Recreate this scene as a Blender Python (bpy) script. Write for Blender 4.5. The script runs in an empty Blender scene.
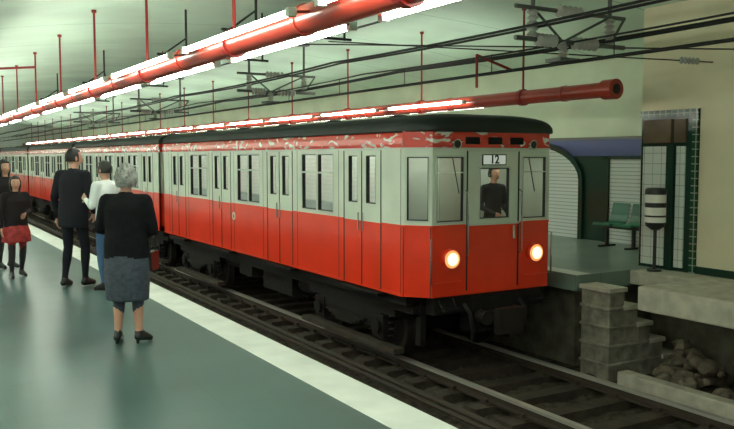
import bpy, bmesh, math, random
from mathutils import Vector, Matrix, noise
random.seed(7)
S=bpy.context.scene
try: S.view_settings.view_transform='Standard'
except Exception: pass
# ------------------------------------------------------------ materials
M={}
def mat(name,col,rough=.6,metal=0,var=0,vscale=4,emit=None,es=0,bump=0,spec=.5,coat=0):
    if name in M: return M[name]
    m=bpy.data.materials.new(name); m.use_nodes=True
    nt=m.node_tree; b=nt.nodes['Principled BSDF']
    b.inputs['Base Color'].default_value=(*col,1)
    b.inputs['Roughness'].default_value=rough
    b.inputs['Metallic'].default_value=metal
    b.inputs['Specular IOR Level'].default_value=spec
    if coat: b.inputs['Coat Weight'].default_value=coat
    if emit:
        b.inputs['Emission Color'].default_value=(*emit,1); b.inputs['Emission Strength'].default_value=es
    if var or bump:
        tc=nt.nodes.new('ShaderNodeTexCoord'); n=nt.nodes.new('ShaderNodeTexNoise')
        n.inputs['Scale'].default_value=vscale; n.inputs['Detail'].default_value=6
        nt.links.new(tc.outputs['Object'],n.inputs['Vector'])
        if var:
            r=nt.nodes.new('ShaderNodeMapRange'); r.inputs['From Min'].default_value=.3; r.inputs['From Max'].default_value=.7
            r.inputs['To Min'].default_value=1-var; r.inputs['To Max'].default_value=1+var*.6
            nt.links.new(n.outputs['Fac'],r.inputs['Value'])
            mx=nt.nodes.new('ShaderNodeVectorMath'); mx.operation='SCALE'; mx.inputs[0].default_value=col
            nt.links.new(r.outputs['Result'],mx.inputs['Scale']); nt.links.new(mx.outputs['Vector'],b.inputs['Base Color'])
        if bump:
            bp=nt.nodes.new('ShaderNodeBump'); bp.inputs['Strength'].default_value=bump
            nt.links.new(n.outputs['Fac'],bp.inputs['Height']); nt.links.new(bp.outputs['Normal'],b.inputs['Normal'])
    M[name]=m; return m
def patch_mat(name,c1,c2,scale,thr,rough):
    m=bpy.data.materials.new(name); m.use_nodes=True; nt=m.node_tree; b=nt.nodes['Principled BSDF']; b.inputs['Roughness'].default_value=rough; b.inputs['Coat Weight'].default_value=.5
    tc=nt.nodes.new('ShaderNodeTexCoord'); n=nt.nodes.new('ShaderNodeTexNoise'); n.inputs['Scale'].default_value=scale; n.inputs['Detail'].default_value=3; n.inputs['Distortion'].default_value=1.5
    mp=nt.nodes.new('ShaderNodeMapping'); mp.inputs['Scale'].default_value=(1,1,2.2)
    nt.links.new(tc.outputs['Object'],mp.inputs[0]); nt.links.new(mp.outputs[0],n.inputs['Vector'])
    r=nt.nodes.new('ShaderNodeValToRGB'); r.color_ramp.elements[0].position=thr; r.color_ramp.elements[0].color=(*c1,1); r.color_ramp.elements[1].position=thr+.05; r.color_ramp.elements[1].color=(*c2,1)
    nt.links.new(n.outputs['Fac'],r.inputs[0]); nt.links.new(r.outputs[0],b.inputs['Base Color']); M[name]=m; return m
def lines_mat(name,c1,c2,axis,period,width,rough=.5,axis2=None,period2=1,width2=.01,var=.12,vs=.6):
    m=bpy.data.materials.new(name); m.use_nodes=True; nt=m.node_tree; b=nt.nodes['Principled BSDF']
    b.inputs['Roughness'].default_value=rough
    tc=nt.nodes.new('ShaderNodeTexCoord'); sp=nt.nodes.new('ShaderNodeSeparateXYZ'); nt.links.new(tc.outputs['Object'],sp.inputs[0])
    def line(ax,p,w):
        d=nt.nodes.new('ShaderNodeMath'); d.operation='DIVIDE'; d.inputs[1].default_value=p; nt.links.new(sp.outputs[ax],d.inputs[0])
        f=nt.nodes.new('ShaderNodeMath'); f.operation='FRACT'; nt.links.new(d.outputs[0],f.inputs[0])
        l=nt.nodes.new('ShaderNodeMath'); l.operation='LESS_THAN'; l.inputs[1].default_value=w/p; nt.links.new(f.outputs[0],l.inputs[0]); return l
    l=line(axis,period,width)
    if axis2:
        l2=line(axis2,period2,width2); mx=nt.nodes.new('ShaderNodeMath'); mx.operation='MAXIMUM'
        nt.links.new(l.outputs[0],mx.inputs[0]); nt.links.new(l2.outputs[0],mx.inputs[1]); l=mx
    n=nt.nodes.new('ShaderNodeTexNoise'); n.inputs['Scale'].default_value=vs; n.inputs['Detail'].default_value=5; nt.links.new(tc.outputs['Object'],n.inputs['Vector'])
    r=nt.nodes.new('ShaderNodeMapRange'); r.inputs['From Min'].default_value=.3; r.inputs['From Max'].default_value=.7; r.inputs['To Min'].default_value=1-var; r.inputs['To Max'].default_value=1+var
    nt.links.new(n.outputs['Fac'],r.inputs['Value'])
    mix=nt.nodes.new('ShaderNodeMix'); mix.data_type='RGBA'; mix.inputs['A'].default_value=(*c1,1); mix.inputs['B'].default_value=(*c2,1)
    nt.links.new(l.outputs[0],mix.inputs['Factor'])
    sc=nt.nodes.new('ShaderNodeVectorMath'); sc.operation='SCALE'; nt.links.new(mix.outputs['Result'],sc.inputs[0]); nt.links.new(r.outputs[0],sc.inputs['Scale'])
    nt.links.new(sc.outputs[0],b.inputs['Base Color']); M[name]=m; return m
def glass_mat(name,tint,ior=1.6):
    m=bpy.data.materials.new(name); m.use_nodes=True; nt=m.node_tree; nt.nodes.clear()
    o=nt.nodes.new('ShaderNodeOutputMaterial'); t=nt.nodes.new('ShaderNodeBsdfTransparent'); t.inputs[0].default_value=(*tint,1)
    g=nt.nodes.new('ShaderNodeBsdfGlossy'); g.inputs['Roughness'].default_value=.04
    fr=nt.nodes.new('ShaderNodeFresnel'); fr.inputs['IOR'].default_value=ior
    mx=nt.nodes.new('ShaderNodeMixShader'); nt.links.new(fr.outputs[0],mx.inputs[0]); nt.links.new(t.outputs[0],mx.inputs[1]); nt.links.new(g.outputs[0],mx.inputs[2]); nt.links.new(mx.outputs[0],o.inputs[0])
    M[name]=m; return m
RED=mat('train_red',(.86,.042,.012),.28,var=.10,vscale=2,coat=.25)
RED2=patch_mat('cantrail_red',(.64,.028,.015),(.72,.66,.60),3.2,.575,.2)  # pale noise patches painted into the red for tube reflections on the band
WHT=mat('train_cream',(.64,.71,.60),.32,var=.09,vscale=2)
ROOF=mat('train_roof',(.010,.015,.013),.6,var=.3,vscale=3)
RUB=mat('rubber',(.012,.012,.012),.6)
ALU=mat('alu_frame',(.56,.62,.55),.35,metal=.2)
UND=mat('underframe',(.009,.007,.006),.75,var=.5,vscale=8,spec=.3)
UND2=mat('wheel_steel',(.035,.030,.026),.5,metal=.5)
GLS=glass_mat('window_glass',(.62,.68,.66),1.75)
GLSC=glass_mat('cab_glass',(.90,.94,.92),1.6)
INT=mat('interior_cream',(.42,.44,.36),.6)
CABW=mat('cab_wall',(.54,.60,.53),.6)
SEAT=mat('interior_seat',(.12,.03,.02),.5)
CHR=mat('chrome',(.6,.6,.6),.2,metal=1)
HLT=mat('headlight_glass',(1,.7,.4),.3,emit=(1,.76,.42),es=2.1)
HLT2=mat('headlight_rim_glow',(.8,.4,.2),.3,emit=(1,.36,.10),es=.9)
TUBE=mat('fluorescent_tube',(1,1,1),.4,emit=(.93,1,.86),es=31)
BULB=mat('carriage_bulb',(1,1,1),.4,emit=(1,.92,.72),es=9)
BULB2=mat('cab_bulb',(1,1,1),.4,emit=(.95,1,.86),es=26)
PIPE=mat('pipe_red',(.34,.036,.020),.3,var=.2,vscale=3)
ROD=mat('rod_red',(.26,.014,.010),.45)
BLK=mat('black_metal',(.015,.015,.015),.45)
GRYM=mat('grey_metal',(.12,.13,.12),.45,metal=.4)
STEEL=mat('rail_steel',(.55,.52,.47),.42,metal=.6)
RAILD=mat('rail_side',(.040,.028,.018),.7)
CONC=mat('concrete',(.50,.47,.38),.8,var=.25,vscale=6,bump=.2)
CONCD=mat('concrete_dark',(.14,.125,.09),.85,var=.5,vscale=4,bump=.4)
STEPM=mat('step_concrete',(.25,.23,.18),.85,var=.45,vscale=7,bump=.4)
STRIPE=mat('platform_stripe',(.72,.75,.69),.5,var=.14,vscale=3)
WOOD=mat('sleeper',(.050,.038,.026),.8,var=.5,vscale=6)
BALL=mat('ballast',(.058,.046,.031),.95,var=.9,vscale=9,bump=.9)
ROCK=mat('rubble_stone',(.16,.13,.09),.9,var=.6,vscale=7,bump=.5)
CREAM=mat('plaster_cream',(.80,.73,.52),.7,var=.08,vscale=1.5)
WUP=mat('plaster_mint_cream',(.58,.66,.50),.7,var=.10,vscale=1.2)
CEIL=lines_mat('ceiling_mint',(.56,.72,.58),(.30,.42,.34),'Y',2.7,.03,.6,var=.20,vs=.45)
WALLT=lines_mat('tile_white',(.70,.75,.70),(.30,.35,.32),'Z',.15,.008,.2,'Y',.15,.008,var=.06)
SHUT=lines_mat('shutter_slats',(.66,.74,.70),(.26,.34,.31),'Z',.07,.012,.4,var=.06)
GREEN=lines_mat('tile_green',(.015,.07,.035),(.30,.38,.30),'Z',.10,.014,.15,'Y',.10,.014,var=.1)
GREEND=mat('tile_green_plain',(.012,.045,.03),.15)
BROWN=mat('brown_panel',(.13,.085,.045),.4,var=.3,vscale=5)
BLUE=mat('band_blue',(.05,.08,.24),.35)
FLOOR=lines_mat('floor_green',(.060,.112,.108),(.052,.096,.092),'Y',1.2,.012,.30,'X',.6,.008,var=.22,vs=.9)
FLOORF=lines_mat('floor_far',(.18,.25,.21),(.12,.16,.14),'Y',.6,.01,.3,'X',.6,.01,var=.2,vs=1.2)
# ------------------------------------------------------------ builder
class MB:
    def __init__(s): s.v=[];s.f=[];s.m=[];s.mats=[];s.sm=[]
    def mi(s,m):
        if m not in s.mats: s.mats.append(m)
        return s.mats.index(m)
    def face(s,pts,m,sm=False):
        i=len(s.v); s.v+= [tuple(p) for p in pts]; s.f.append(list(range(i,i+len(pts)))); s.m.append(s.mi(m)); s.sm.append(sm)
    def hexa(s,p,m):
        i=len(s.v); s.v+=[tuple(q) for q in p]; k=s.mi(m)
        for q in [(0,3,2,1),(4,5,6,7),(0,1,5,4),(1,2,6,5),(2,3,7,6),(3,0,4,7)]:
            s.f.append([i+a for a in q]); s.m.append(k); s.sm.append(False)
    def box(s,x0,x1,y0,y1,z0,z1,m):
        s.hexa([(x0,y0,z0),(x1,y0,z0),(x1,y1,z0),(x0,y1,z0),(x0,y0,z1),(x1,y0,z1),(x1,y1,z1),(x0,y1,z1)],m)
    def rings(s,rings,m,cap=True,sm=True):
        n=len(rings[0]); i=len(s.v); k=s.mi(m)
        for r in rings: s.v+=[tuple(q) for q in r]
        for a in range(len(rings)-1):
            for b in range(n):
                s.f.append([i+a*n+b,i+a*n+(b+1)%n,i+(a+1)*n+(b+1)%n,i+(a+1)*n+b]); s.m.append(k); s.sm.append(sm)
        if cap:
            s.f.append([i+b for b in range(n)][::-1]); s.m.append(k); s.sm.append(False)
            e=i+(len(rings)-1)*n; s.f.append([e+b for b in range(n)]); s.m.append(k); s.sm.append(False)
    def tube(s,pts,rad,m,n=10,round_end=False):
        pts=[Vector(p) for p in pts]
        if not hasattr(rad,'__len__'): rad=[rad]*len(pts)
        rad=list(rad)
        if round_end:
            d0=(pts[0]-pts[1]).normalized(); d1=(pts[-1]-pts[-2]).normalized(); r0=rad[0]; r1=rad[-1]
            pre=[(pts[0]+d0*r0*math.sin(a),r0*math.cos(a)) for a in (1.45,1.1,.6)]
            post=[(pts[-1]+d1*r1*math.sin(a),r1*math.cos(a)) for a in (.6,1.1,1.45)]
            pts=[p for p,_ in pre]+pts+[p for p,_ in post]; rad=[r for _,r in pre]+rad+[r for _,r in post]
        R=[];u=None
        for i,p in enumerate(pts):
            t=(pts[min(i+1,len(pts)-1)]-pts[max(i-1,0)]).normalized()
            if u is None:
                u=t.cross(Vector((0,0,1)));
                if u.length<.05: u=t.cross(Vector((1,0,0)))
            u=(u-t*u.dot(t)).normalized(); w=t.cross(u)
            R.append([p+(u*math.cos(2*math.pi*k/n)+w*math.sin(2*math.pi*k/n))*rad[i] for k in range(n)])
        s.rings(R,m)
    def ell(s,c,r,m,n=14,k=9,rot=None,fn=None):
        R=[]
        for j in range(k+1):
            a=-math.pi/2+math.pi*(j+.001)/(k+.002); ring=[]
            for i in range(n):
                q=Vector((math.cos(a)*math.cos(2*math.pi*i/n)*r[0],math.cos(a)*math.sin(2*math.pi*i/n)*r[1],math.sin(a)*r[2]))
                if fn: q=fn(q)
                if rot: q=rot@q
                ring.append(Vector(c)+q)
            R.append(ring)
        s.rings(R,m)
    def mesh(s,name,merge=False):
        me=bpy.data.meshes.new(name); me.from_pydata(s.v,[],s.f)
        for m in s.mats: me.materials.append(m)
        me.polygons.foreach_set('material_index',s.m); me.polygons.foreach_set('use_smooth',s.sm); me.update()
        if merge:
            bm=bmesh.new(); bm.from_mesh(me); bmesh.ops.remove_doubles(bm,verts=bm.verts,dist=.0005); bm.to_mesh(me); bm.free()
        try: me.set_sharp_from_angle(angle=math.radians(42))
        except Exception: pass
        return me
    def obj(s,name,parent=None,loc=None,merge=False):
        o=bpy.data.objects.new(name,s.mesh(name,merge)); S.collection.objects.link(o)
        if parent: o.parent=parent
        if loc: o.location=loc
        return o
def bev(o,w=.01,seg=2):
    b=o.modifiers.new('bevel','BEVEL'); b.width=w; b.segments=seg; b.limit_method='ANGLE'; return o
def empty(name,loc=(0,0,0)):
    e=bpy.data.objects.new(name,None); S.collection.objects.link(e); e.location=loc; return e
Y0,Y1=-7,62
EDGE=2.83
def vault(x): return 1.3+2.62*math.sqrt(max(0,1-((x-6.2)/9.2)**2))
# ------------------------------------------------------------ shell
mb=MB(); mb.box(-2.6,EDGE-.34,Y0,Y1,-.25,0,FLOOR); mb.obj('floor')
mb=MB(); mb.box(EDGE-.34,EDGE,Y0,Y1,-.25,.004,STRIPE)
bev(mb.obj('trim_1'),.01)
mb=MB(); mb.box(-2.6,EDGE-.12,Y0,Y1,-1.36,-.25,CONCD); mb.obj('floor_base')
mb=MB(); mb.box(-2.8,12,Y0,Y1,-1.6,-1.36,BALL); mb.obj('floor_trackbed')
mb=MB()
nx,ny=70,170
bx0,bx1,by0,by1=2.8,7.95,2.5,22
def bz(x,y): return -1.335+.05*noise.noise(Vector((x*3,y*3,0)))+.05*noise.noise(Vector((x*11,y*11,3)))
for i in range(nx):
    for j in range(ny):
        xa=bx0+(bx1-bx0)*i/nx; xb=bx0+(bx1-bx0)*(i+1)/nx; ya=by0+(by1-by0)*j/ny; yb=by0+(by1-by0)*(j+1)/ny
        mb.face([(xa,ya,bz(xa,ya)),(xb,ya,bz(xb,ya)),(xb,yb,bz(xb,yb)),(xa,yb,bz(xa,yb))],BALL)
mb.obj('floor_ballast',merge=True)
mb=MB(); N=64; pr=[]
for i in range(N+1):
    x=-2.6+14.2*i/N; pr.append((x,vault(x)))
for i in range(N):
    (xa,za),(xb,zb)=pr[i],pr[i+1]
    mb.face([(xa,Y0,za),(xa,Y1,za),(xb,Y1,zb),(xb,Y0,zb)],CEIL,True)
mb.obj('ceiling',merge=True)
mb=MB(); mb.box(-2.8,-2.6,Y0,Y1,-1.5,2.4,WALLT); mb.obj('wall_left')
mb=MB(); mb.box(-2.8,12,Y1,Y1+.2,-1.5,4,WALLT); mb.obj('wall_back')
mb=MB(); mb.box(-2.8,12,Y0-.2,Y0,-1.5,4,WALLT); mb.obj('wall_front')
XW=11.6
mb=MB(); mb.box(XW,XW+.2,Y0,Y1,0,1.62,GREEND); mb.box(XW,XW+.2,Y0,Y1,1.62,1.95,BLUE); mb.box(XW,XW+.2,Y0,Y1,1.95,3.5,WUP)
mb.box(XW-.03,XW,Y0,Y1,1.93,1.98,GRYM)
mb.obj('wall_right')
def arch(yc,hw,name):
    mb=MB()
    def prof(w,top,off):
        pts=[(yc-w,0),(yc-w,1.15)]
        for i in range(1,16):
            a=math.pi-math.pi*i/16; pts.append((yc+w*math.cos(a),1.15+(top-1.15)*math.sin(a)))
        pts+=[(yc+w,1.15),(yc+w,0)]; return pts
    o_=prof(hw,1.94,0); i_=prof(hw-.10,1.83,0)
    mb.face([(XW-.02,y,z) for y,z in i_],SHUT)
    for k in range(len(o_)-1):
        a,b,c,d=o_[k],o_[k+1],i_[k+1],i_[k]
        mb.hexa([(XW-.07,*a),(XW-.07,*b),(XW-.07,*c),(XW-.07,*d),(XW,*a),(XW,*b),(XW,*c),(XW,*d)],GREEND)
    mb.obj(name)
for k in range(6): arch(12.75+3.9*k,1.55,'trim_%d'%(3+k))
mb=MB(); mb.box(XW-.02,XW,7.4,10.55,0,1.56,SHUT); mb.box(XW-.07,XW,10.55,10.68,0,1.62,GREEND); mb.box(XW-.07,XW,7.3,10.68,1.56,1.62,GREEND); mb.obj('trim_2')
mb=MB()
mb.box(7.95,XW,7.78,Y1,-.22,0,FLOORF)
mb.box(7.95,8.22,7.78,Y1,.0,.006,STRIPE)
mb.obj('floor_right')
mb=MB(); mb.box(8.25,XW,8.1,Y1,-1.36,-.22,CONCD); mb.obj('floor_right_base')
mb=MB(); mb.box(7.93,9.45,-5,6.74,-.30,0,CONC); mb.box(8.98,9.45,6.74,7.78,-.2,0,CONC)
bev(mb.obj('floor_slab'),.02)
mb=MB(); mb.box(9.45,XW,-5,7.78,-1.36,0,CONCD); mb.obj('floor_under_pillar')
# stairs: solid masonry flight with projecting treads
mb=MB()
tz=[-.12,-.37,-.62,-.87,-1.12]; xs=[8.02,8.30,8.56,8.82,9.08,9.40]
for i in range(5): mb.box(xs[i],xs[i+1],7.26,7.76,-1.36,tz[i],STEPM)
for i in range(0,5): mb.box(xs[i]-.04,xs[i+1]+.015,7.22,7.77,tz[i]-.055,tz[i]+.008,CONC)
for j in range(4):
    z=tz[j+1]; mb.box(7.99,xs[j+1]+.02,7.235,7.765,z-.045,z-.0,STEPM)
o=mb.obj('concrete_steps'); bev(o,.012)
mb=MB()
for k in range(170):
    c=(random.uniform(8.45,9.25),random.uniform(3.4,7.0),0); r=random.uniform(.05,.16)
    z=-1.30+.6*max(0,(c[0]-8.4))*random.random()
    seed=random.random()*50
    mb.ell((c[0],c[1],z),(r,r*random.uniform(.6,1),r*.7),ROCK,8,5,fn=lambda q:q*(1+.5*noise.noise(q*9+Vector((seed,0,0)))))
mb.obj('rubble_pile')
mb=MB(); mb.box(8.0,8.2,1.5,7.1,-1.36,-1.17,CONC); bev(mb.obj('track_curb'),.02)
mb=MB(); mb.box(9.5,XW,1.0,8.07,0,3.85,CREAM); mb.obj('wall_pillar')
mb=MB()
XC=9.5
def pan(y0,y1,z0,z1,m,t=.03): mb.box(XC-t,XC,y0,y1,z0,z1,m)
pan(7.08,8.05,0,2.24,GREEND,.02)
pan(7.08,7.17,0,2.24,GREEN,.045); pan(7.08,8.05,2.17,2.26,GREEN,.05)
pan(7.50,7.98,1.80,2.13,BROWN,.07); pan(7.27,7.46,1.80,2.13,BROWN,.05)
pan(7.58,7.98,.05,1.75,WALLT,.06); pan(7.28,7.42,.05,1.75,WALLT,.045)
pan(7.44,7.56,.0,1.78,GREEND,.08)
mb.obj('trim_20')
mb=MB(); mb.box(XC-.025,XC,1,7.08,0,.10,GREEND); mb.obj('baseboard_right')
# ------------------------------------------------------------ tracks
def track(cx,name):
    mb=MB()
    y=Y0+.3
    while y<Y1-.3:
        mb.box(cx-1.05,cx+1.05,y,y+.22,-1.36,-1.235,WOOD)
        for sx in (-.722,.722):
            mb.box(cx+sx-.13,cx+sx+.13,y+.03,y+.19,-1.235,-1.215,RAILD)
            for e in (-.1,.1): mb.box(cx+sx+e-.025,cx+sx+e+.025,y+.08,y+.14,-1.215,-1.17,RAILD)
        y+=.62
    for sx in (-.722,.722):
        x=cx+sx
        mb.box(x-.07,x+.07,Y0+.1,Y1-.1,-1.225,-1.20,RAILD); mb.box(x-.012,x+.012,Y0+.1,Y1-.1,-1.2,-1.13,RAILD); mb.box(x-.036,x+.036,Y0+.1,Y1-.1,-1.135,-1.10,STEEL)
    return mb.obj(name)
track(6.61,'railway_track'); track(3.95,'railway_track.001')
mb=MB(); mb.tube([(5.33,Y0+.2,-1.2),(5.33,Y1-.2,-1.2)],.035,RAILD,8); mb.tube([(5.22,Y0+.2,-1.22),(5.22,Y1-.2,-1.22)],.025,RAILD,8); mb.obj('trackside_cable')
# ------------------------------------------------------------ light rows
HY=[-4.2+2.7*k for k in range(24)]
def lightrow(cx,cz,ys,idx,name,start):
    root=empty(name)
    mb=MB(); mb.tube([(cx,ys,cz),(cx,Y1-.5,cz)],.105,PIPE,24)
    if idx==1:
        mb.tube([(cx,ys-.02,cz),(cx,ys+.18,cz)],.135,PIPE,24); mb.tube([(cx,ys-.03,cz),(cx,ys-.021,cz)],.07,RUB,16)
    y=ys+.9
    while y<Y1-1:
        mb.tube([(cx,y,cz),(cx,y+.06,cz)],.115,PIPE,24); y+=2.7
    mb.obj('carrier_pipe',root)
    mt=MB(); mh=MB(); y=start
    while y<Y1-3:
        for dx,dz in ((-.235,-.005),(.235,-.06)):
            mt.tube([(cx+dx,y+.04,cz+dz),(cx+dx,y+2.26,cz+dz)],.024,TUBE,10)
            for yy in (y,y+2.27): mh.box(cx+dx-.03,cx+dx+.03,yy-.02,yy+.035,cz+dz-.03,cz+dz+.03,ALU)
            for yy in (y+.0,y+2.27): mh.tube([(cx,yy,cz+.02),(cx+dx,yy,cz+dz)],.012,PIPE,6)
        y+=2.7
    mt.obj('tubes',root); mh.obj('holders',root)
    mr=MB()
    for y in HY:
        if y<ys: continue
        mr.tube([(cx,y,cz+.08),(cx,y,vault(cx)-.01)],.016,ROD,8); mr.tube([(cx,y,vault(cx)-.05),(cx,y,vault(cx)-.01)],.035,ROD,8)
        mr.tube([(cx,y-.04,cz),(cx,y+.04,cz)],.125,ROD,20)
    mr.obj('hanger_rods',root)
lightrow(2.60,2.58,Y0+.5,0,'fluorescent_light_row',-5.84)
lightrow(8.30,2.50,7.5,1,'fluorescent_light_row.001',10.45)
lightrow(-1.0,2.45,Y0+.5,2,'added_fill_light_row',-5.84)  # extra row added out of view to light the train and platform floor
# ------------------------------------------------------------ overhead wiring
mb=MB()
def wire(p0,p1,r=.008,sag=0,m=BLK,n=14):
    p0=Vector(p0);p1=Vector(p1)
    mb.tube([p0.lerp(p1,i/n)-Vector((0,0,sag*4*(i/n)*(1-i/n))) for i in range(n+1)],r,m,6)
for x,z,r in [(6.55,2.66,.011),(6.67,2.66,.011),(6.61,2.93,.012),(6.2,3.08,.016),(6.05,3.08,.016),(3.95,2.85,.011),(3.95,3.15,.010),(7.3,3.0,.018),(7.42,3.05,.014)]:
    for k in range(8):
        a=-5+8.1*k; wire((x,a,z),(x,a+8.1,z),r,.05 if z>2.9 else 0)
k=Y0+1
while k<Y1-1:
    mb.tube([(6.61,k,2.66),(6.61,k,2.90)],.006,BLK,5); mb.tube([(3.95,k,2.85),(3.95,k,3.12)],.006,BLK,5); k+=2.0
wire((4.8,9.0,3.05),(9.48,6.9,2.86),.009); wire((9.48,5.5,2.86),(4.2,9.2,3.0),.009)
GRYM2=mat('insulator_ceramic',(.40,.40,.36),.3)
def insul(mb,p,q,r=.045,n=5):
    p=Vector(p);q=Vector(q); pts=[];rd=[]
    for i in range(n*2+1):
        pts.append(p.lerp(q,i/(n*2))); rd.append(r if i%2 else r*.5)
    mb.tube(pts,rd,GRYM2,10)
insul(mb,(9.05,7.09,2.88),(9.3,6.98,2.87),.05)
mb.obj('catenary_wires')
def bracket(y,name):
    mb=MB(); b=2.90; t=3.24
    for x in (6.15,7.35):
        mb.tube([(x,y,b),(x,y,vault(x)-.01)],.024,GRYM,8); mb.box(x-.09,x+.09,y-.09,y+.09,vault(x)-.05,vault(x)-.02,GRYM)
        insul(mb,(x,y,b+.02),(x,y,t-.02),.07)
    mb.tube([(5.9,y,b),(7.6,y,b)],.028,GRYM,8); mb.tube([(5.9,y,t),(7.6,y,t)],.024,GRYM,8)
    insul(mb,(6.61,y,2.70),(6.61,y,b),.07); insul(mb,(6.76,y,b),(7.15,y,b),.075); insul(mb,(6.2,y,b),(6.5,y,b),.075)
    insul(mb,(6.5,y,t),(6.9,y,t),.07)
    mb.tube([(6.15,y,t),(6.61,y,b),(7.35,y,t)],.016,GRYM,6)
    mb.box(6.46,6.76,y-.12,y+.12,2.67,2.71,GRYM)
    mb.tube([(7.35,y,b),(7.6,y,t)],.016,GRYM,6)
    mb.obj(name)
for i,y in enumerate([6.75,14.85,22.95,31.05]): bracket(y,'catenary_bracket')
mb=MB()
for y in (9.3,12.0,17.4,22.8):
    mb.tube([(3.95,y,3.12),(3.95,y,vault(3.95)-.01)],.018,BLK,8); mb.tube([(3.5,y,3.14),(5.3,y,3.14)],.018,BLK,8)
    mb.tube([(3.6,y,3.14),(3.95,y,3.4)],.014,BLK,6); mb.tube([(5.2,y,3.12),(5.2,y,vault(5.2)-.01)],.016,BLK,8)
    insul(mb,(3.95,y,2.9),(3.95,y,3.12),.04)
mb.tube([(2.62,17.55,3.42),(1.6,17.9,3.35)],.024,ROD,8); mb.tube([(1.6,17.9,3.35),(1.6,17.9,vault(1.6)-.01)],.02,ROD,8)
mb.tube([(6.61,8.3,2.50),(6.61,8.3,2.93)],.018,ROD,8); mb.tube([(6.61,8.3,2.92),(7.2,8.3,2.76)],.020,ROD,8)
mb.obj('crossarm_frame')
# ------------------------------------------------------------ train
ZB,ZR,ZC,ZE,ZT=-.13,.75,1.71,1.92,2.15
L=10.0
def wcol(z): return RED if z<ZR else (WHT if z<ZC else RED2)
def grid(mb,u0,u1,holes,fn,t=.05,zmin=ZB,zmax=ZC):
    us=sorted(set([u0,u1]+[h[0] for h in holes]+[h[1] for h in holes])); zs=sorted(set([zmin,zmax,ZR]+[h[2] for h in holes]+[h[3] for h in holes]))
    for a,b in zip(us,us[1:]):
        for c,d in zip(zs,zs[1:]):
            um,zm=(a+b)/2,(c+d)/2
            if any(h[0]<um<h[1] and h[2]<zm<h[3] for h in holes): continue
            mb.hexa([fn(a,c,0),fn(b,c,0),fn(b,c,t),fn(a,c,t),fn(a,d,0),fn(b,d,0),fn(b,d,t),fn(a,d,t)],wcol(zm))
def fbox(mb,fn,a,b,c,d,w0,w1,m):
    mb.hexa([fn(a,c,w0),fn(b,c,w0),fn(b,c,w1),fn(a,c,w1),fn(a,d,w0),fn(b,d,w0),fn(b,d,w1),fn(a,d,w1)],m)
def frame(mb,fn,h,w=.022,m=ALU,out=-.008,gl=None):
    a,b,c,d=h
    for q in ((a-w,b+w,c-w,c),(a-w,b+w,d,d+w),(a-w,a,c,d),(b,b+w,c,d)): fbox(mb,fn,q[0],q[1],q[2],q[3],out,.05,m)
    r=.012
    for q in ((a,b,c,c+r),(a,b,d-r,d),(a,a+r,c,d),(b-r,b,c,d)): fbox(mb,fn,q[0],q[1],q[2],q[3],.0,.04,RUB)
    mb.face([fn(a,c,.025),fn(b,c,.025),fn(b,d,.025),fn(a,d,.025)],gl or GLS)
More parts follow.
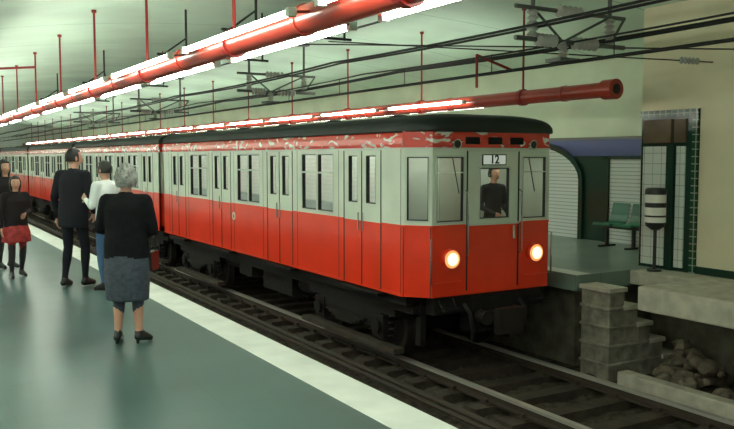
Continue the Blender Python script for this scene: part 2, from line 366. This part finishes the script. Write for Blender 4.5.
def car_mesh(front):
    mb=MB()
    for sx in (-1,1):
        fn=lambda u,z,w,sx=sx:(sx*(1.2-w),u,z)
        dw=[];sw=[]
        for c in (.98,3.61,6.25,8.88):
            for e in (-.235,.235): dw.append((c+e-.125,c+e+.125,.99,1.62))
        for c in (2.28,4.92,7.55):
            for e in (-.262,.262): sw.append((c+e-.235,c+e+.235,.82,1.64))
        grid(mb,0,L,dw+sw,fn)
        for h in dw: frame(mb,fn,h,.014,WHT,-.004)
        for h in sw:
            frame(mb,fn,h,.024,ALU); fbox(mb,fn,h[0],h[1],1.36,1.385,-.004,.03,ALU)
        for c in (.98,3.61,6.25,8.88):
            for e in (-.485,.485): fbox(mb,fn,c+e-.011,c+e+.011,ZB+.02,1.69,-.004,.01,RUB)
            fbox(mb,fn,c-.009,c+.009,ZB+.02,1.69,-.006,.01,RUB)
            fbox(mb,fn,c-.485,c+.485,1.685,1.70,-.012,.01,ALU)
            for e in (-.06,.06): fbox(mb,fn,c+e-.01,c+e+.01,.62,.86,-.03,-.018,CHR)
            fbox(mb,fn,c-.5,c+.5,ZB-.05,ZB-.02,-.06,.1,UND)
        prev=0
        for c in (.98,3.61,6.25,8.88,L+.485):
            b=c-.5 if c<L else L
            fbox(mb,fn,prev,b,ZR-.012,ZR+.012,-.012,.0,RED); fbox(mb,fn,prev,b,ZB,ZB+.03,-.012,0,RED)
            prev=c+.5
        for u in (.03,1.62,2.95,4.27,5.6,6.92,8.2,9.55,L-.03): fbox(mb,fn,u-.003,u+.003,ZB+.03,ZC,-.003,0,RUB)
        pr=[(1.2,ZC),(1.206,ZC+.05),(1.20,ZC+.12),(1.17,ZE+.01)]
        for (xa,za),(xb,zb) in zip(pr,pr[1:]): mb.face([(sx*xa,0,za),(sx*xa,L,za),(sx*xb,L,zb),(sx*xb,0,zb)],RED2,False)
        fbox(mb,fn,0,L,ZC-.010,ZC+.006,-.015,.0,ALU)
        mb.tube([(sx*1.19,0,ZE),(sx*1.19,L,ZE)],.018,ROOF,6)
        mb.tube([(sx*1.2,5.62,.52),(sx*1.208,5.62,.52)],.075,WHT,16); mb.tube([(sx*1.2,5.62,.52),(sx*1.211,5.62,.52)],.045,RED,4)
    st=[(0,1.20,ZT),(L,1.20,ZT)]
    if front: st=[(-.335,.90,ZE+.04),(-.33,.96,ZE+.11),(-.27,1.03,ZT-.055),(-.16,1.12,ZT-.02),(0.0,1.205,ZT),(.2,1.21,ZT),(L,1.20,ZT)]
    R=[]
    for y,hw,zt in st:
        ring=[(hw-.02,y,ZE-.01)]
        for i in range(17):
            a=math.pi*i/16; ca=math.cos(a)
            ring.append((hw*math.copysign(abs(ca)**.55,ca),y,ZE+(zt-ZE)*math.sin(a)**.65))
        ring.append((-hw+.02,y,ZE-.01)); R.append(ring)
    mb.rings(R,ROOF)
    for y in [1.2+1.9*k for k in range(5)]:
        for x in (-.45,.45):
            mb.ell((x,y,ZT-.01),(.16,.16,.05),ROOF,12,6)
    for x in (-.8,.8): mb.box(x-.02,x+.02,.3,L-.3,ZT-.11,ZT-.03,ROOF)
    fe=lambda u,z,w:(u,L-w,z)
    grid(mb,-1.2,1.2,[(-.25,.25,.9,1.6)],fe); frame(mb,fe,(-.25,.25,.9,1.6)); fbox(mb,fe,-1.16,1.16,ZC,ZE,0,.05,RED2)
    mb.box(-.35,.35,L,L+.17,-.05,1.75,RUB)
    if not front:
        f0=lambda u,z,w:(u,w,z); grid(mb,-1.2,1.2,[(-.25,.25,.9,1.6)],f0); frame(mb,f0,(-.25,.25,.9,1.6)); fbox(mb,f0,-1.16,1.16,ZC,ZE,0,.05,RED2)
        mb.box(-.35,.35,-.17,0,-.05,1.75,RUB)
    mb.box(-1.15,1.15,.0,L,ZB,-.03,UND); mb.box(-1.15,1.15,0,L,1.78,1.82,INT)
    for sx in (-1,1):
        for c in (2.28,4.92,7.55):
            mb.box(min(sx*.72,sx*1.14),max(sx*.72,sx*1.14),c-.6,c+.6,.30,.40,SEAT); mb.box(min(sx*1.06,sx*1.15),max(sx*1.06,sx*1.15),c-.6,c+.6,.4,.78,SEAT)
            for e in (-.63,.63): mb.tube([(sx*.72,c+e,-.03),(sx*.72,c+e,1.8)],.018,CHR,8)
    for c in (.98,3.61,6.25,8.88): mb.tube([(0,c,-.03),(0,c,1.8)],.02,CHR,8)
    for x in (-.45,.45): mb.tube([(x,.6,1.62),(x,L-.1,1.62)],.014,CHR,8)
    for k in range(5): mb.ell((0,1.3+2*k,1.76),(.07,.25,.03),BULB,10,6)
    mb.box(-1.1,1.1,.05,L-.05,ZB-.14,ZB,UND)
    for x in (-.95,.95): mb.box(x-.05,x+.05,.05,L-.05,ZB-.26,ZB-.1,UND)
    mb.box(-.85,-.35,3.9,5.1,-.75,ZB-.1,UND); mb.box(.3,.95,4.2,5.9,-.7,ZB-.1,UND); mb.box(-.95,-.5,5.4,6.0,-.6,ZB-.1,UND)
    mb.tube([(-.7,3.1,-.5),(-.7,3.7,-.5)],.14,UND,12); mb.tube([(-.75,6.2,-.45),(-.75,6.9,-.45)],.13,UND,14)
    for bc in (1.75,8.25):
        for ax in (-.85,.85):
            y=bc+ax
            mb.tube([(-.9,y,-.68),(.9,y,-.68)],.07,UND,10)
            for sx in (-1,1):
                mb.tube([(sx*.66,y,-.68),(sx*.69,y,-.68)],.43,UND2,28); mb.tube([(sx*.69,y,-.68),(sx*.79,y,-.68)],.415,UND2,28)
                mb.tube([(sx*.79,y,-.68),(sx*.80,y,-.68)],.33,UND,24)
                mb.box(min(sx*.84,sx*1.0),max(sx*.84,sx*1.0),y-.14,y+.14,-.84,-.52,UND)
                mb.tube([(sx*1.0,y,-.68),(sx*1.05,y,-.68)],.1,UND,12)
                for e in (-.26,.26):
                    pts=[(sx*.92+.05*math.cos(t*.9),y+e+.05*math.sin(t*.9),-.82+.0125*t) for t in range(0,36)]
                    mb.tube(pts,.012,UND,5)
        for sx in (-1,1):
            mb.box(min(sx*.86,sx*.98),max(sx*.86,sx*.98),bc-1.25,bc+1.25,-.50,-.36,UND)
            mb.hexa([(sx*.86,bc-.6,-.72),(sx*.98,bc-.6,-.72),(sx*.98,bc+.6,-.72),(sx*.86,bc+.6,-.72),(sx*.86,bc-.9,-.5),(sx*.98,bc-.9,-.5),(sx*.98,bc+.9,-.5),(sx*.86,bc+.9,-.5)],UND)
            for i,hl in enumerate((.55,.45,.35,.25)): mb.box(min(sx*.99,sx*1.06),max(sx*.99,sx*1.06),bc-hl,bc+hl,-.66-.035*i,-.63-.035*i,UND2)
            mb.box(min(sx*.9,sx*1.06),max(sx*.9,sx*1.06),bc-1.35,bc+1.35,-.97,-.90,WOOD)
        mb.box(-.86,.86,bc-.2,bc+.2,-.6,-.3,UND); mb.box(-.5,.5,bc-.6,bc-.2,-.9,-.45,UND)
    mb.tube([(0,L,-.5),(0,L+.2,-.5)],.09,UND,10)
    if front:
        F=-.29
        ff=lambda u,z,w:(u,F+w,z)
        wn=[(-.89,-.48,.80,1.60),(.49,.89,.80,1.60),(-.22,.26,.82,1.46)]
        grid(mb,-.95,.95,wn,ff)
        for h in wn[:2]: frame(mb,ff,h,.02,ALU,gl=GLSC); fbox(mb,ff,h[0],h[1],1.40,1.415,0,.03,ALU)
        frame(mb,ff,wn[2],.018,ALU,gl=GLSC)
        fl=math.hypot(.25,.29)
        for sx in (-1,1):
            def fc(u,z,w,sx=sx):
                t=u/fl; x=1.2-.25*t; y=0-.29*t; nx,ny=.29/fl,-.25/fl
                return (sx*(x-nx*w),y-ny*w,z)
            h=(.06,fl-.05,.82,1.60)
            grid(mb,0,fl,[h],fc); frame(mb,fc,h,.018,ALU,gl=GLSC)
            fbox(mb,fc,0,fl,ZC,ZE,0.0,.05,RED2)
            fbox(mb,fc,0,fl,ZR-.012,ZR+.012,-.012,0,RED); fbox(mb,fc,0,fl,ZC-.010,ZC+.006,-.015,0,ALU)
            for e in (.02,fl-.02): fbox(mb,fc,e-.005,e+.005,ZB,ZR,-.003,0,RUB)
            p=[fc(fl-.0,z,-.045) for z in (.05,.6)]
            mb.tube([fc(fl,.05,0)]+p+[fc(fl,.6,0)],.011,CHR,8)
            c=Vector((sx*.69,F,.34))
            mb.tube([c+Vector((0,.01,0)),c-Vector((0,.05,0)),c-Vector((0,.065,0))],[.13,.13,.115],RED,24)
            mb.tube([c-Vector((0,.06,0)),c-Vector((0,.075,0))],[.115,.108],HLT2,24)
            mb.ell(c-Vector((0,.072,0)),(.080,.035,.080),HLT,18,9)
            c=Vector((sx*.62,F-.01,ZC+.05)); mb.tube([c+Vector((0,.03,0)),c-Vector((0,.05,0))],.062,CHR,18); mb.tube([c,c-Vector((0,.055,0))],.048,RUB,18)
            x=sx*.44; mb.tube([(x,F,.35),(x,F-.05,.38),(x,F-.05,1.15),(x,F,1.18)],.011,CHR,8)
            mb.box(min(sx*.93,sx*.5),max(sx*.93,sx*.5),F-.012,F,.03,.05,RED)
            mb.box(sx*.72-.12,sx*.72+.12,F-.12,F,-.30,-.27,UND)
            for e in (-.11,.11): mb.tube([(sx*.72+e,F-.06,-.28),(sx*.72+e,F+.05,ZB)],.01,UND,6)
            mb.tube([(sx*.45,F,-.25),(sx*.45,F-.12,-.35),(sx*.42,F-.14,-.55),(sx*.36,F-.05,-.7)],.025,RUB,8)
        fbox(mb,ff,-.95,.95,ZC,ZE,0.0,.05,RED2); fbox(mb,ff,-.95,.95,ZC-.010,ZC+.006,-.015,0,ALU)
        for x in (-.34,0.02,.38): fbox(mb,ff,x-.11,x+.11,ZC+.05,ZC+.14,-.008,0,UND)
        fbox(mb,ff,-.95,-.45,ZR-.012,ZR+.012,-.012,0,RED); fbox(mb,ff,.45,.95,ZR-.012,ZR+.012,-.012,0,RED)
        for x in (-.42,.42): fbox(mb,ff,x-.010,x+.010,ZB+.05,1.68,-.006,0,RUB)
        fbox(mb,ff,-.42,.42,1.67,1.69,-.012,0,ALU)
        fbox(mb,ff,-.19,.20,1.495,1.635,-.012,.0,RUB); fbox(mb,ff,-.175,.185,1.508,1.622,-.015,.0,mat('sign_white',(.8,.85,.78),.4,emit=(.9,1,.9),es=.25))
        fbox(mb,ff,.30,.34,.55,.72,-.04,-.03,CHR)
        fbox(mb,ff,-.42,.42,ZR-.012,ZR+.012,-.012,0,ALU)
        for x in (-.62,.62): mb.tube([(x-.04,F-.01,1.60),(x+.05,F-.03,1.15)],.007,BLK,5)
        mb.hexa([(-1.15,0,ZB),(1.15,0,ZB),(.92,F+.02,ZB),(-.92,F+.02,ZB),(-1.15,0,-.03),(1.15,0,-.03),(.92,F+.02,-.03),(-.92,F+.02,-.03)],UND)
        mb.hexa([(-1.15,0,1.78),(1.15,0,1.78),(.92,F+.02,1.78),(-.92,F+.02,1.78),(-1.15,0,1.86),(1.15,0,1.86),(.92,F+.02,1.86),(-.92,F+.02,1.86)],INT)
        mb.box(-1.14,1.14,.47,.50,-.03,1.78,CABW); mb.box(-.3,.3,.455,.47,0,1.66,INT)
        mb.ell((-.55,.05,1.765),(.20,.06,.02),BULB2,12,6); mb.ell((.45,.0,1.765),(.18,.05,.02),BULB2,12,6)
        mb.box(-.9,-.3,F+.06,F+.3,.3,.78,UND)
        mb.box(-.9,.9,F+.02,F+.2,-.36,ZB,UND); mb.box(-.35,.35,F-.06,F+.2,-.62,-.16,UND)
        mb.box(-.14,.14,F-.32,F,-.56,-.34,UND); mb.box(-.2,.2,F-.38,F-.28,-.60,-.28,UND2)
        mb.tube([(-.28,F-.1,-.40),(-.28,F-.26,-.40)],.09,UND2,14); mb.tube([(.28,F-.1,-.40),(.28,F-.26,-.40)],.09,UND2,14)
        for x in (-.85,.85): mb.box(x-.04,x+.04,F+.33,F+.44,-.80,-.2,UND)
    return mb
CX=6.61; TY=8.23
lead=car_mesh(True).obj('metro_train_car',None,(CX,TY,0))
m2=car_mesh(False).mesh('metro_car_body')
for k in range(1,5):
    o=bpy.data.objects.new('metro_train_car.%03d'%k,m2); S.collection.objects.link(o); o.location=(CX,TY+10.35*k,0)
tx=bpy.data.curves.new('route_number','FONT'); tx.body='12'; tx.size=.15; tx.align_x='CENTER'; tx.align_y='CENTER'; tx.extrude=.002; tx.offset=.004
to=bpy.data.objects.new('route_number',tx); S.collection.objects.link(to); to.parent=lead; to.location=(.005,-.29-.018,1.565); to.rotation_euler=(math.pi/2,0,0); tx.materials.append(RUB)
# ------------------------------------------------------------ people
def seg_d(p,a,b,ra,rb):
    ab=b-a; t=max(0,min(1,(p-a).dot(ab)/max(ab.length_squared,1e-9))); return (p-(a+ab*t)).length-(ra+(rb-ra)*t)
def hand(mb,w,d,palm,m,s,curl=.5,mirror=1):
    d=d.normalized(); palm=(palm-d*palm.dot(d)).normalized(); side=d.cross(palm)*mirror
    rot=Matrix((side,palm,d)).transposed()
    mb.ell(w+d*.045*s,(.040*s,.016*s,.055*s),m,12,8,rot=rot)
    for i,(off,ln) in enumerate(((.030,.068),(.011,.078),(-.010,.072),(-.029,.056))):
        p=w+d*.080*s+side*off*s; dd=d.copy(); pts=[p-d*.02*s,p]
        for k in range(3):
            dd=(dd+palm*curl*(.35+.25*k)).normalized(); p=p+dd*ln*s*(.42,.33,.25)[k]; pts.append(p)
        mb.tube(pts,[.0095*s,.0095*s,.009*s,.008*s,.007*s],m,8,True)
    p=w+d*.02*s+side*.028*s
    mb.tube([p,p+(d*.6+side*.8).normalized()*.035*s,p+(d*.85+side*.75+palm*.3).normalized()*.062*s,p+(d*1+side*.5+palm*.5).normalized()*.083*s],[.012*s,.011*s,.010*s,.008*s],m,8,True)
def person(name,loc,H,heading,cols,pose=None,skirt=None,jacket=0,hair='short',wide=1.0,headyaw=0,headpitch=0,extra=None,parent=None):
    s=H/1.70
    J=dict(shL=(-.175,0,1.38),elL=(-.225,-.03,1.10),wrL=(-.225,.05,.86),shR=(.175,0,1.38),elR=(.225,-.03,1.10),wrR=(.225,.05,.86),
           hpL=(-.09,0,.90),knL=(-.10,.02,.49),anL=(-.10,-.03,.085),toL=(-.115,.12,.03),hpR=(.09,0,.90),knR=(.10,.02,.49),anR=(.10,-.03,.085),toR=(.115,.12,.03),lean=(0,0))
    if pose: J.update(pose)
    lean=J.pop('lean'); J={k:Vector(v)*s for k,v in J.items()}
    skin,top,leg,shoe,hairc=cols
    parts=[]; mb=MB(); dum=top
    def limb(a,b,ra,rb,m,mid=None):
        a,b=J[a] if isinstance(a,str) else a,J[b] if isinstance(b,str) else b
        ra*=s;rb*=s; n=5; pts=[];rd=[]
        for i in range(n+1):
            t=i/n; pts.append(a.lerp(b,t)); r=ra+(rb-ra)*t
            if mid: r+=mid*s*math.sin(math.pi*min(1,t*1.5))
            rd.append(r)
        mb.tube(pts,rd,dum,12,True); parts.append(('s',a,b,ra,rb,m))
    def loft(rings,m,pri=0):
        R=[]; 
        for z,rx,ry,oy in rings:
            ox=lean[0]*max(0,z-.9); o2=lean[1]*max(0,z-.9)
            R.append([Vector(((math.cos(2*math.pi*k/20)*rx+ox)*s,(math.sin(2*math.pi*k/20)*ry+oy+o2)*s,z*s)) for k in range(20)])
        mb.rings(R,dum); parts.append(('l',[(z*s,rx*s,ry*s,(lean[0]*max(0,z-.9))*s,(oy+lean[1]*max(0,z-.9))*s) for z,rx,ry,oy in rings],m,pri))
    w=wide
    T=[(.84,.10,.08,0),(.88,.155*w,.115*w,-.01),(.96,.168*w,.125*w,-.01),(1.08,.148*w,.11*w,0),(1.20,.162*w,.118*w,0),(1.32,.175*w,.112*w,-.005),(1.39,.155*w,.09,-.01),(1.425,.10,.07,-.01),(1.45,.06,.06,0)]
    loft(T,top)
    if jacket: loft([(jacket,.18*w,.13*w,-.01),(.95,.18*w,.135*w,-.01),(1.1,.165*w,.125*w,0),(1.3,.18*w,.12*w,0)],top,.01)
    if skirt:
        z1,rw,sm=skirt; loft([(z1,rw,rw*.75,0),(z1+.02,rw,rw*.76,0),((z1+.95)/2,rw*.5+.10*w,rw*.4+.08*w,-.005),(.90,.175*w,.135*w,-.01),(.98,.15*w,.11*w,0)],sm,.004)
    for q in 'LR':
        lg=skin if (skirt and leg is None) else leg
        limb('hp'+q,'kn'+q,.085,.058,lg); limb('kn'+q,'an'+q,.056,.036,lg,.008)
        limb('an'+q,J['to'+q],.045,.034,shoe); limb(J['an'+q]-Vector((0,.03*s,.035*s)),J['to'+q],.040,.03,shoe)
        limb('sh'+q,'el'+q,.062*w,.048,top); limb('el'+q,'wr'+q,.046,.032,top)
        limb(J['sh'+q]*.5+Vector((0,0,.71*s)),'sh'+q,.05,.06*w,top)
    nb=Vector((lean[0]*.53,lean[1]*.53,1.42))*s; hd=Vector((lean[0]*.7,lean[1]*.7+.02,1.585))*s
    limb(nb,hd-Vector((0,0,.05*s)),.055,.052,skin)
    tmp=mb.obj('tmp'); r=tmp.modifiers.new('r','REMESH'); r.mode='VOXEL'; r.voxel_size=.0125; r.use_smooth_shade=True
    sm_=tmp.modifiers.new('s','SMOOTH'); sm_.iterations=4; sm_.factor=.5
    dg=bpy.context.evaluated_depsgraph_get(); me=bpy.data.meshes.new_from_object(tmp.evaluated_get(dg)); bpy.data.objects.remove(tmp)
    me.name=name; mats=[]
    for p in parts:
        m=p[5] if p[0]=='s' else p[2]
        if m not in mats: mats.append(m)
    me.materials.clear()
    for m in mats: me.materials.append(m)
    for f in me.polygons:
        c=f.center; best=1e9;bm=0
        for p in parts:
            if p[0]=='s': d=seg_d(c,p[1],p[2],p[3],p[4]); m=p[5]
            else:
                R=p[1]; m=p[2]; z=min(max(c.z,R[0][0]),R[-1][0])
                for a,b in zip(R,R[1:]):
                    if a[0]<=z<=b[0]: break
                t=(z-a[0])/max(b[0]-a[0],1e-6); rx=a[1]+(b[1]-a[1])*t; ry=a[2]+(b[2]-a[2])*t; ox=a[3]+(b[3]-a[3])*t; oy=a[4]+(b[4]-a[4])*t
                d=(math.hypot((c.x-ox)/rx,(c.y-oy)/ry)-1)*min(rx,ry)+abs(c.z-z)-p[3]
            if d<best: best=d;bm=mats.index(m)
        f.material_index=bm; f.use_smooth=True
    o=bpy.data.objects.new(name,me); S.collection.objects.link(o)
    if parent: o.parent=parent
    o.location=loc; o.rotation_euler=(0,0,-math.radians(heading))
    hm=MB()
    for q,sg in (('L',-1),('R',1)):
        d=(J['wr'+q]-J['el'+q]); hand(hm,J['wr'+q]+d.normalized()*.005,d,Vector((-sg,.25,0)),skin,s*1.02,.45,-sg)
    hm.obj('hands',o)
    h=MB()
    def hs(q):
        z=q.z/.115; x=q.x; y=q.y
        if z<0: x*=1+.34*z; y=y*(1+.12*z) if y>0 else y*(1+.45*z)
        return Vector((x,y,q.z))
    h.ell((0,0,0),(.074,.094,.115),skin,24,16,fn=hs)
    h.tube([(0,.085,.018),(0,.100,-.012),(0,.112,-.028),(0,.094,-.038)],[.008,.011,.013,.008],skin,8,True)
    for e in (-.03,.03):
        h.ell((e,.078,.010),(.013,.010,.008),M['eye_white'],10,6); h.ell((e,.0865,.010),(.006,.004,.006),M['eye_dark'],8,6)
        h.ell((e,.084,.030),(.017,.006,.0035),hairc,10,5); h.ell((e*2.5,-.005,-.005),(.010,.020,.030),skin,10,6)
    h.ell((0,.083,-.058),(.022,.008,.007),M['lips'],10,6)
    n,k=36,24; rings=[]
    amp={'short':.06,'curly':.20,'long':.08}[hair]
    base={'short':(.083,.103,.122),'curly':(.100,.112,.132),'long':(.092,.108,.128)}[hair]
    lowz={'short':-.045,'curly':-.085,'long':-.20}[hair]
    for j in range(k+1):
        a=-math.pi/2+math.pi*(j+.01)/(k+.02); row=[]
        for i in range(n):
            th=2*math.pi*i/n; u=Vector((math.cos(a)*math.cos(th),math.cos(a)*math.sin(th),math.sin(a)))
            f=1+amp*noise.noise(u*(7 if hair=='curly' else 3)+Vector((H*9,0,0)))
            p=Vector((u.x*base[0]*f,u.y*base[1]*f-.006,u.z*base[2]*f+.006))
            if hair=='long' and p.z<0: p.z*=1.7; p.x*=1.02
            face= (u.y>.35 and u.z<.52)
            if face or p.z<lowz: p=Vector((u.x*.05,u.y*.06-.02,u.z*.07))
            row.append(p)
        rings.append(row)
    h.rings(rings,hairc)
    ho=h.obj('head',o); ho.location=hd; ho.scale=(s*1.03,)*3; ho.rotation_euler=(-math.radians(headpitch),0,-math.radians(headyaw))
    if extra: extra(o,s,J)
    return o
mat('eye_white',(.7,.7,.68),.3); mat('eye_dark',(.02,.015,.01),.2); mat('lips',(.40,.12,.10),.5)
SK=mat('skin',(.58,.31,.22),.5)
BJ=mat('jacket_black',(.007,.007,.009),.9,var=.3,vscale=20,spec=.2); SUIT=mat('suit_dark',(.011,.011,.017),.8,spec=.25); NAVY=mat('trousers_blue',(.05,.11,.22),.8)
WSH=mat('shirt_white',(.80,.84,.84),.7); SKB=mat('skirt_slate',(.055,.068,.092),.85,var=.35,vscale=30); SHO=mat('shoe_black',(.008,.008,.008),.3)
GH=mat('hair_grey',(.34,.34,.32),.8,var=.5,vscale=30); BH=mat('hair_dark',(.010,.008,.007),.5); RSK=mat('skirt_red',(.40,.03,.03),.7,var=.5,vscale=18)
DKT=mat('top_dark',(.016,.012,.014),.8,spec=.2); TIG=mat('tights_dark',(.02,.015,.018),.7)
def heels(o,s,J):
    m=MB()
    for q in 'LR':
        a=J['an'+q]; m.tube([(a.x,a.y-.035*s,0),(a.x,a.y-.03*s,.05*s)],[.012,.02],SHO,8)
    m.obj('shoe_heels',o)
    b=MB(); b.box(.17*s,.24*s,-.0*s,.22*s,.70*s,.88*s,SHO); b.tube([(.21*s,.03*s,.86*s),(.22*s,.05*s,1.02*s),(.22*s,.17*s,1.02*s),(.21*s,.2*s,.86*s)],.008,SHO,8)
    bev(b.obj('handbag',o),.015)
person('elderly_woman',(1.72,6.90,0),1.52,34,(SK,BJ,None,SHO,GH),
  pose=dict(elL=(-.265,.0,1.10),wrL=(-.10,.20,1.02),elR=(.265,.0,1.10),wrR=(.10,.20,1.00),shL=(-.185,0,1.37),shR=(.185,0,1.37),
   knL=(-.085,.01,.49),anL=(-.095,-.02,.10),toL=(-.12,.11,.03),knR=(.09,.02,.49),anR=(.095,.02,.10),toR=(.17,.12,.03)),
  skirt=(.42,.205,SKB),jacket=.84,hair='curly',wide=1.2,headyaw=-8,extra=heels)
person('man_in_suit',(1.93,10.3,0),1.70,45,(SK,SUIT,SUIT,SHO,BH),
  pose=dict(elL=(-.24,-.04,1.10),wrL=(-.27,.05,.86),elR=(.24,0,1.1),wrR=(.20,.12,.92),anL=(-.11,-.06,.085),toL=(-.13,.09,.03),anR=(.10,.06,.085),toR=(.12,.21,.03),knR=(.1,.08,.49),lean=(0,.03)),
  jacket=.74,wide=1.08,headyaw=35)
person('person_in_white_shirt',(2.22,9.80,0),1.55,-30,(SK,WSH,NAVY,SHO,BH),
  pose=dict(elL=(-.24,.02,1.12),wrL=(-.17,.20,1.20),elR=(.23,.0,1.1),wrR=(.18,.16,1.0),lean=(0,.02)),hair='short',wide=1.05)
person('girl_in_red_skirt',(1.42,11.5,0),1.34,165,(SK,DKT,TIG,SHO,BH),
  pose=dict(elL=(-.23,.05,1.12),wrL=(-.08,.22,1.08),elR=(.25,.0,1.1),wrR=(.26,.04,.86),anL=(-.10,-.08,.085),toL=(-.11,.07,.03),anR=(.12,.06,.085),toR=(.16,.20,.03),knR=(.11,.08,.49)),
  skirt=(.60,.24,RSK),jacket=.86,hair='long',wide=1.1,headyaw=15)
person('woman_in_dark_coat',(1.40,12.5,0),1.55,150,(SK,DKT,TIG,SHO,BH),pose=dict(elL=(-.24,.03,1.1),wrL=(-.12,.2,1.05)),skirt=(.5,.2,DKT),hair='long',wide=1.1)
person('train_driver',(.34,.12,-.03),1.50,182,(SK,SUIT,SUIT,SHO,BH),pose=dict(wrL=(-.12,.20,1.0),wrR=(.12,.20,1.0)),hair='short',wide=.9,parent=lead)
# ------------------------------------------------------------ bench
mb=MB(); GP=mat('bench_green',(.02,.14,.08),.35)
y0,y1=9.35,10.25; bxc=11.05
for yy in (y0+.22,y1-.22):
    prof=[(-.24,.40),(-.20,.425),(-.05,.405),(.10,.40),(.18,.43),(.23,.55),(.27,.70),(.285,.76)]
    for (xa,za),(xb,zb) in zip(prof,prof[1:]):
        mb.hexa([(bxc+xa,yy-.2,za-.012),(bxc+xb,yy-.2,zb-.012),(bxc+xb,yy+.2,zb-.012),(bxc+xa,yy+.2,za-.012),(bxc+xa,yy-.2,za+.012),(bxc+xb,yy-.2,zb+.012),(bxc+xb,yy+.2,zb+.012),(bxc+xa,yy+.2,za+.012)],GP)
mb.box(bxc-.03,bxc+.03,y0,y1,.33,.39,BLK)
for yy in (y0+.15,y1-.15): mb.box(bxc-.025,bxc+.025,yy-.025,yy+.025,0,.35,BLK); mb.box(bxc-.2,bxc+.2,yy-.025,yy+.025,0,.03,BLK)
mb.obj('bench')
# banded marker post
mb=MB(); c=(9.18,7.52); WP=mat('post_white',(.88,.88,.80),.4)
mb.tube([(*c,0),(*c,.03)],.10,BLK,20); mb.tube([(*c,.03),(*c,.62)],.024,BLK,12)
mb.tube([(*c,.58),(*c,.64),(*c,.69)],[.05,.13,.14],BLK,24)
for a,b,m,r in ((.69,.765,WP,.14),(.765,.79,BLK,.145),(.79,.90,WP,.14),(.90,.965,BLK,.145),(.965,1.08,WP,.14),(1.08,1.11,BLK,.15)): mb.tube([(*c,a),(*c,b)],r,m,24)
mb.tube([(*c,1.11),(*c,1.15),(*c,1.17)],[.15,.145,.12],BLK,24)
mb.obj('banded_marker_post')
w=bpy.data.worlds.new('w'); S.world=w; w.use_nodes=True; w.node_tree.nodes['Background'].inputs[0].default_value=(.3,.4,.35,1); w.node_tree.nodes['Background'].inputs[1].default_value=.3
cd=bpy.data.cameras.new('camera'); cd.sensor_width=36; cd.lens=36*800/734; cd.clip_end=200
co=bpy.data.objects.new('camera',cd); S.collection.objects.link(co); co.location=(0,0,1.6); co.rotation_euler=(math.radians(90-4.11),0,math.radians(-30.8)); S.camera=co
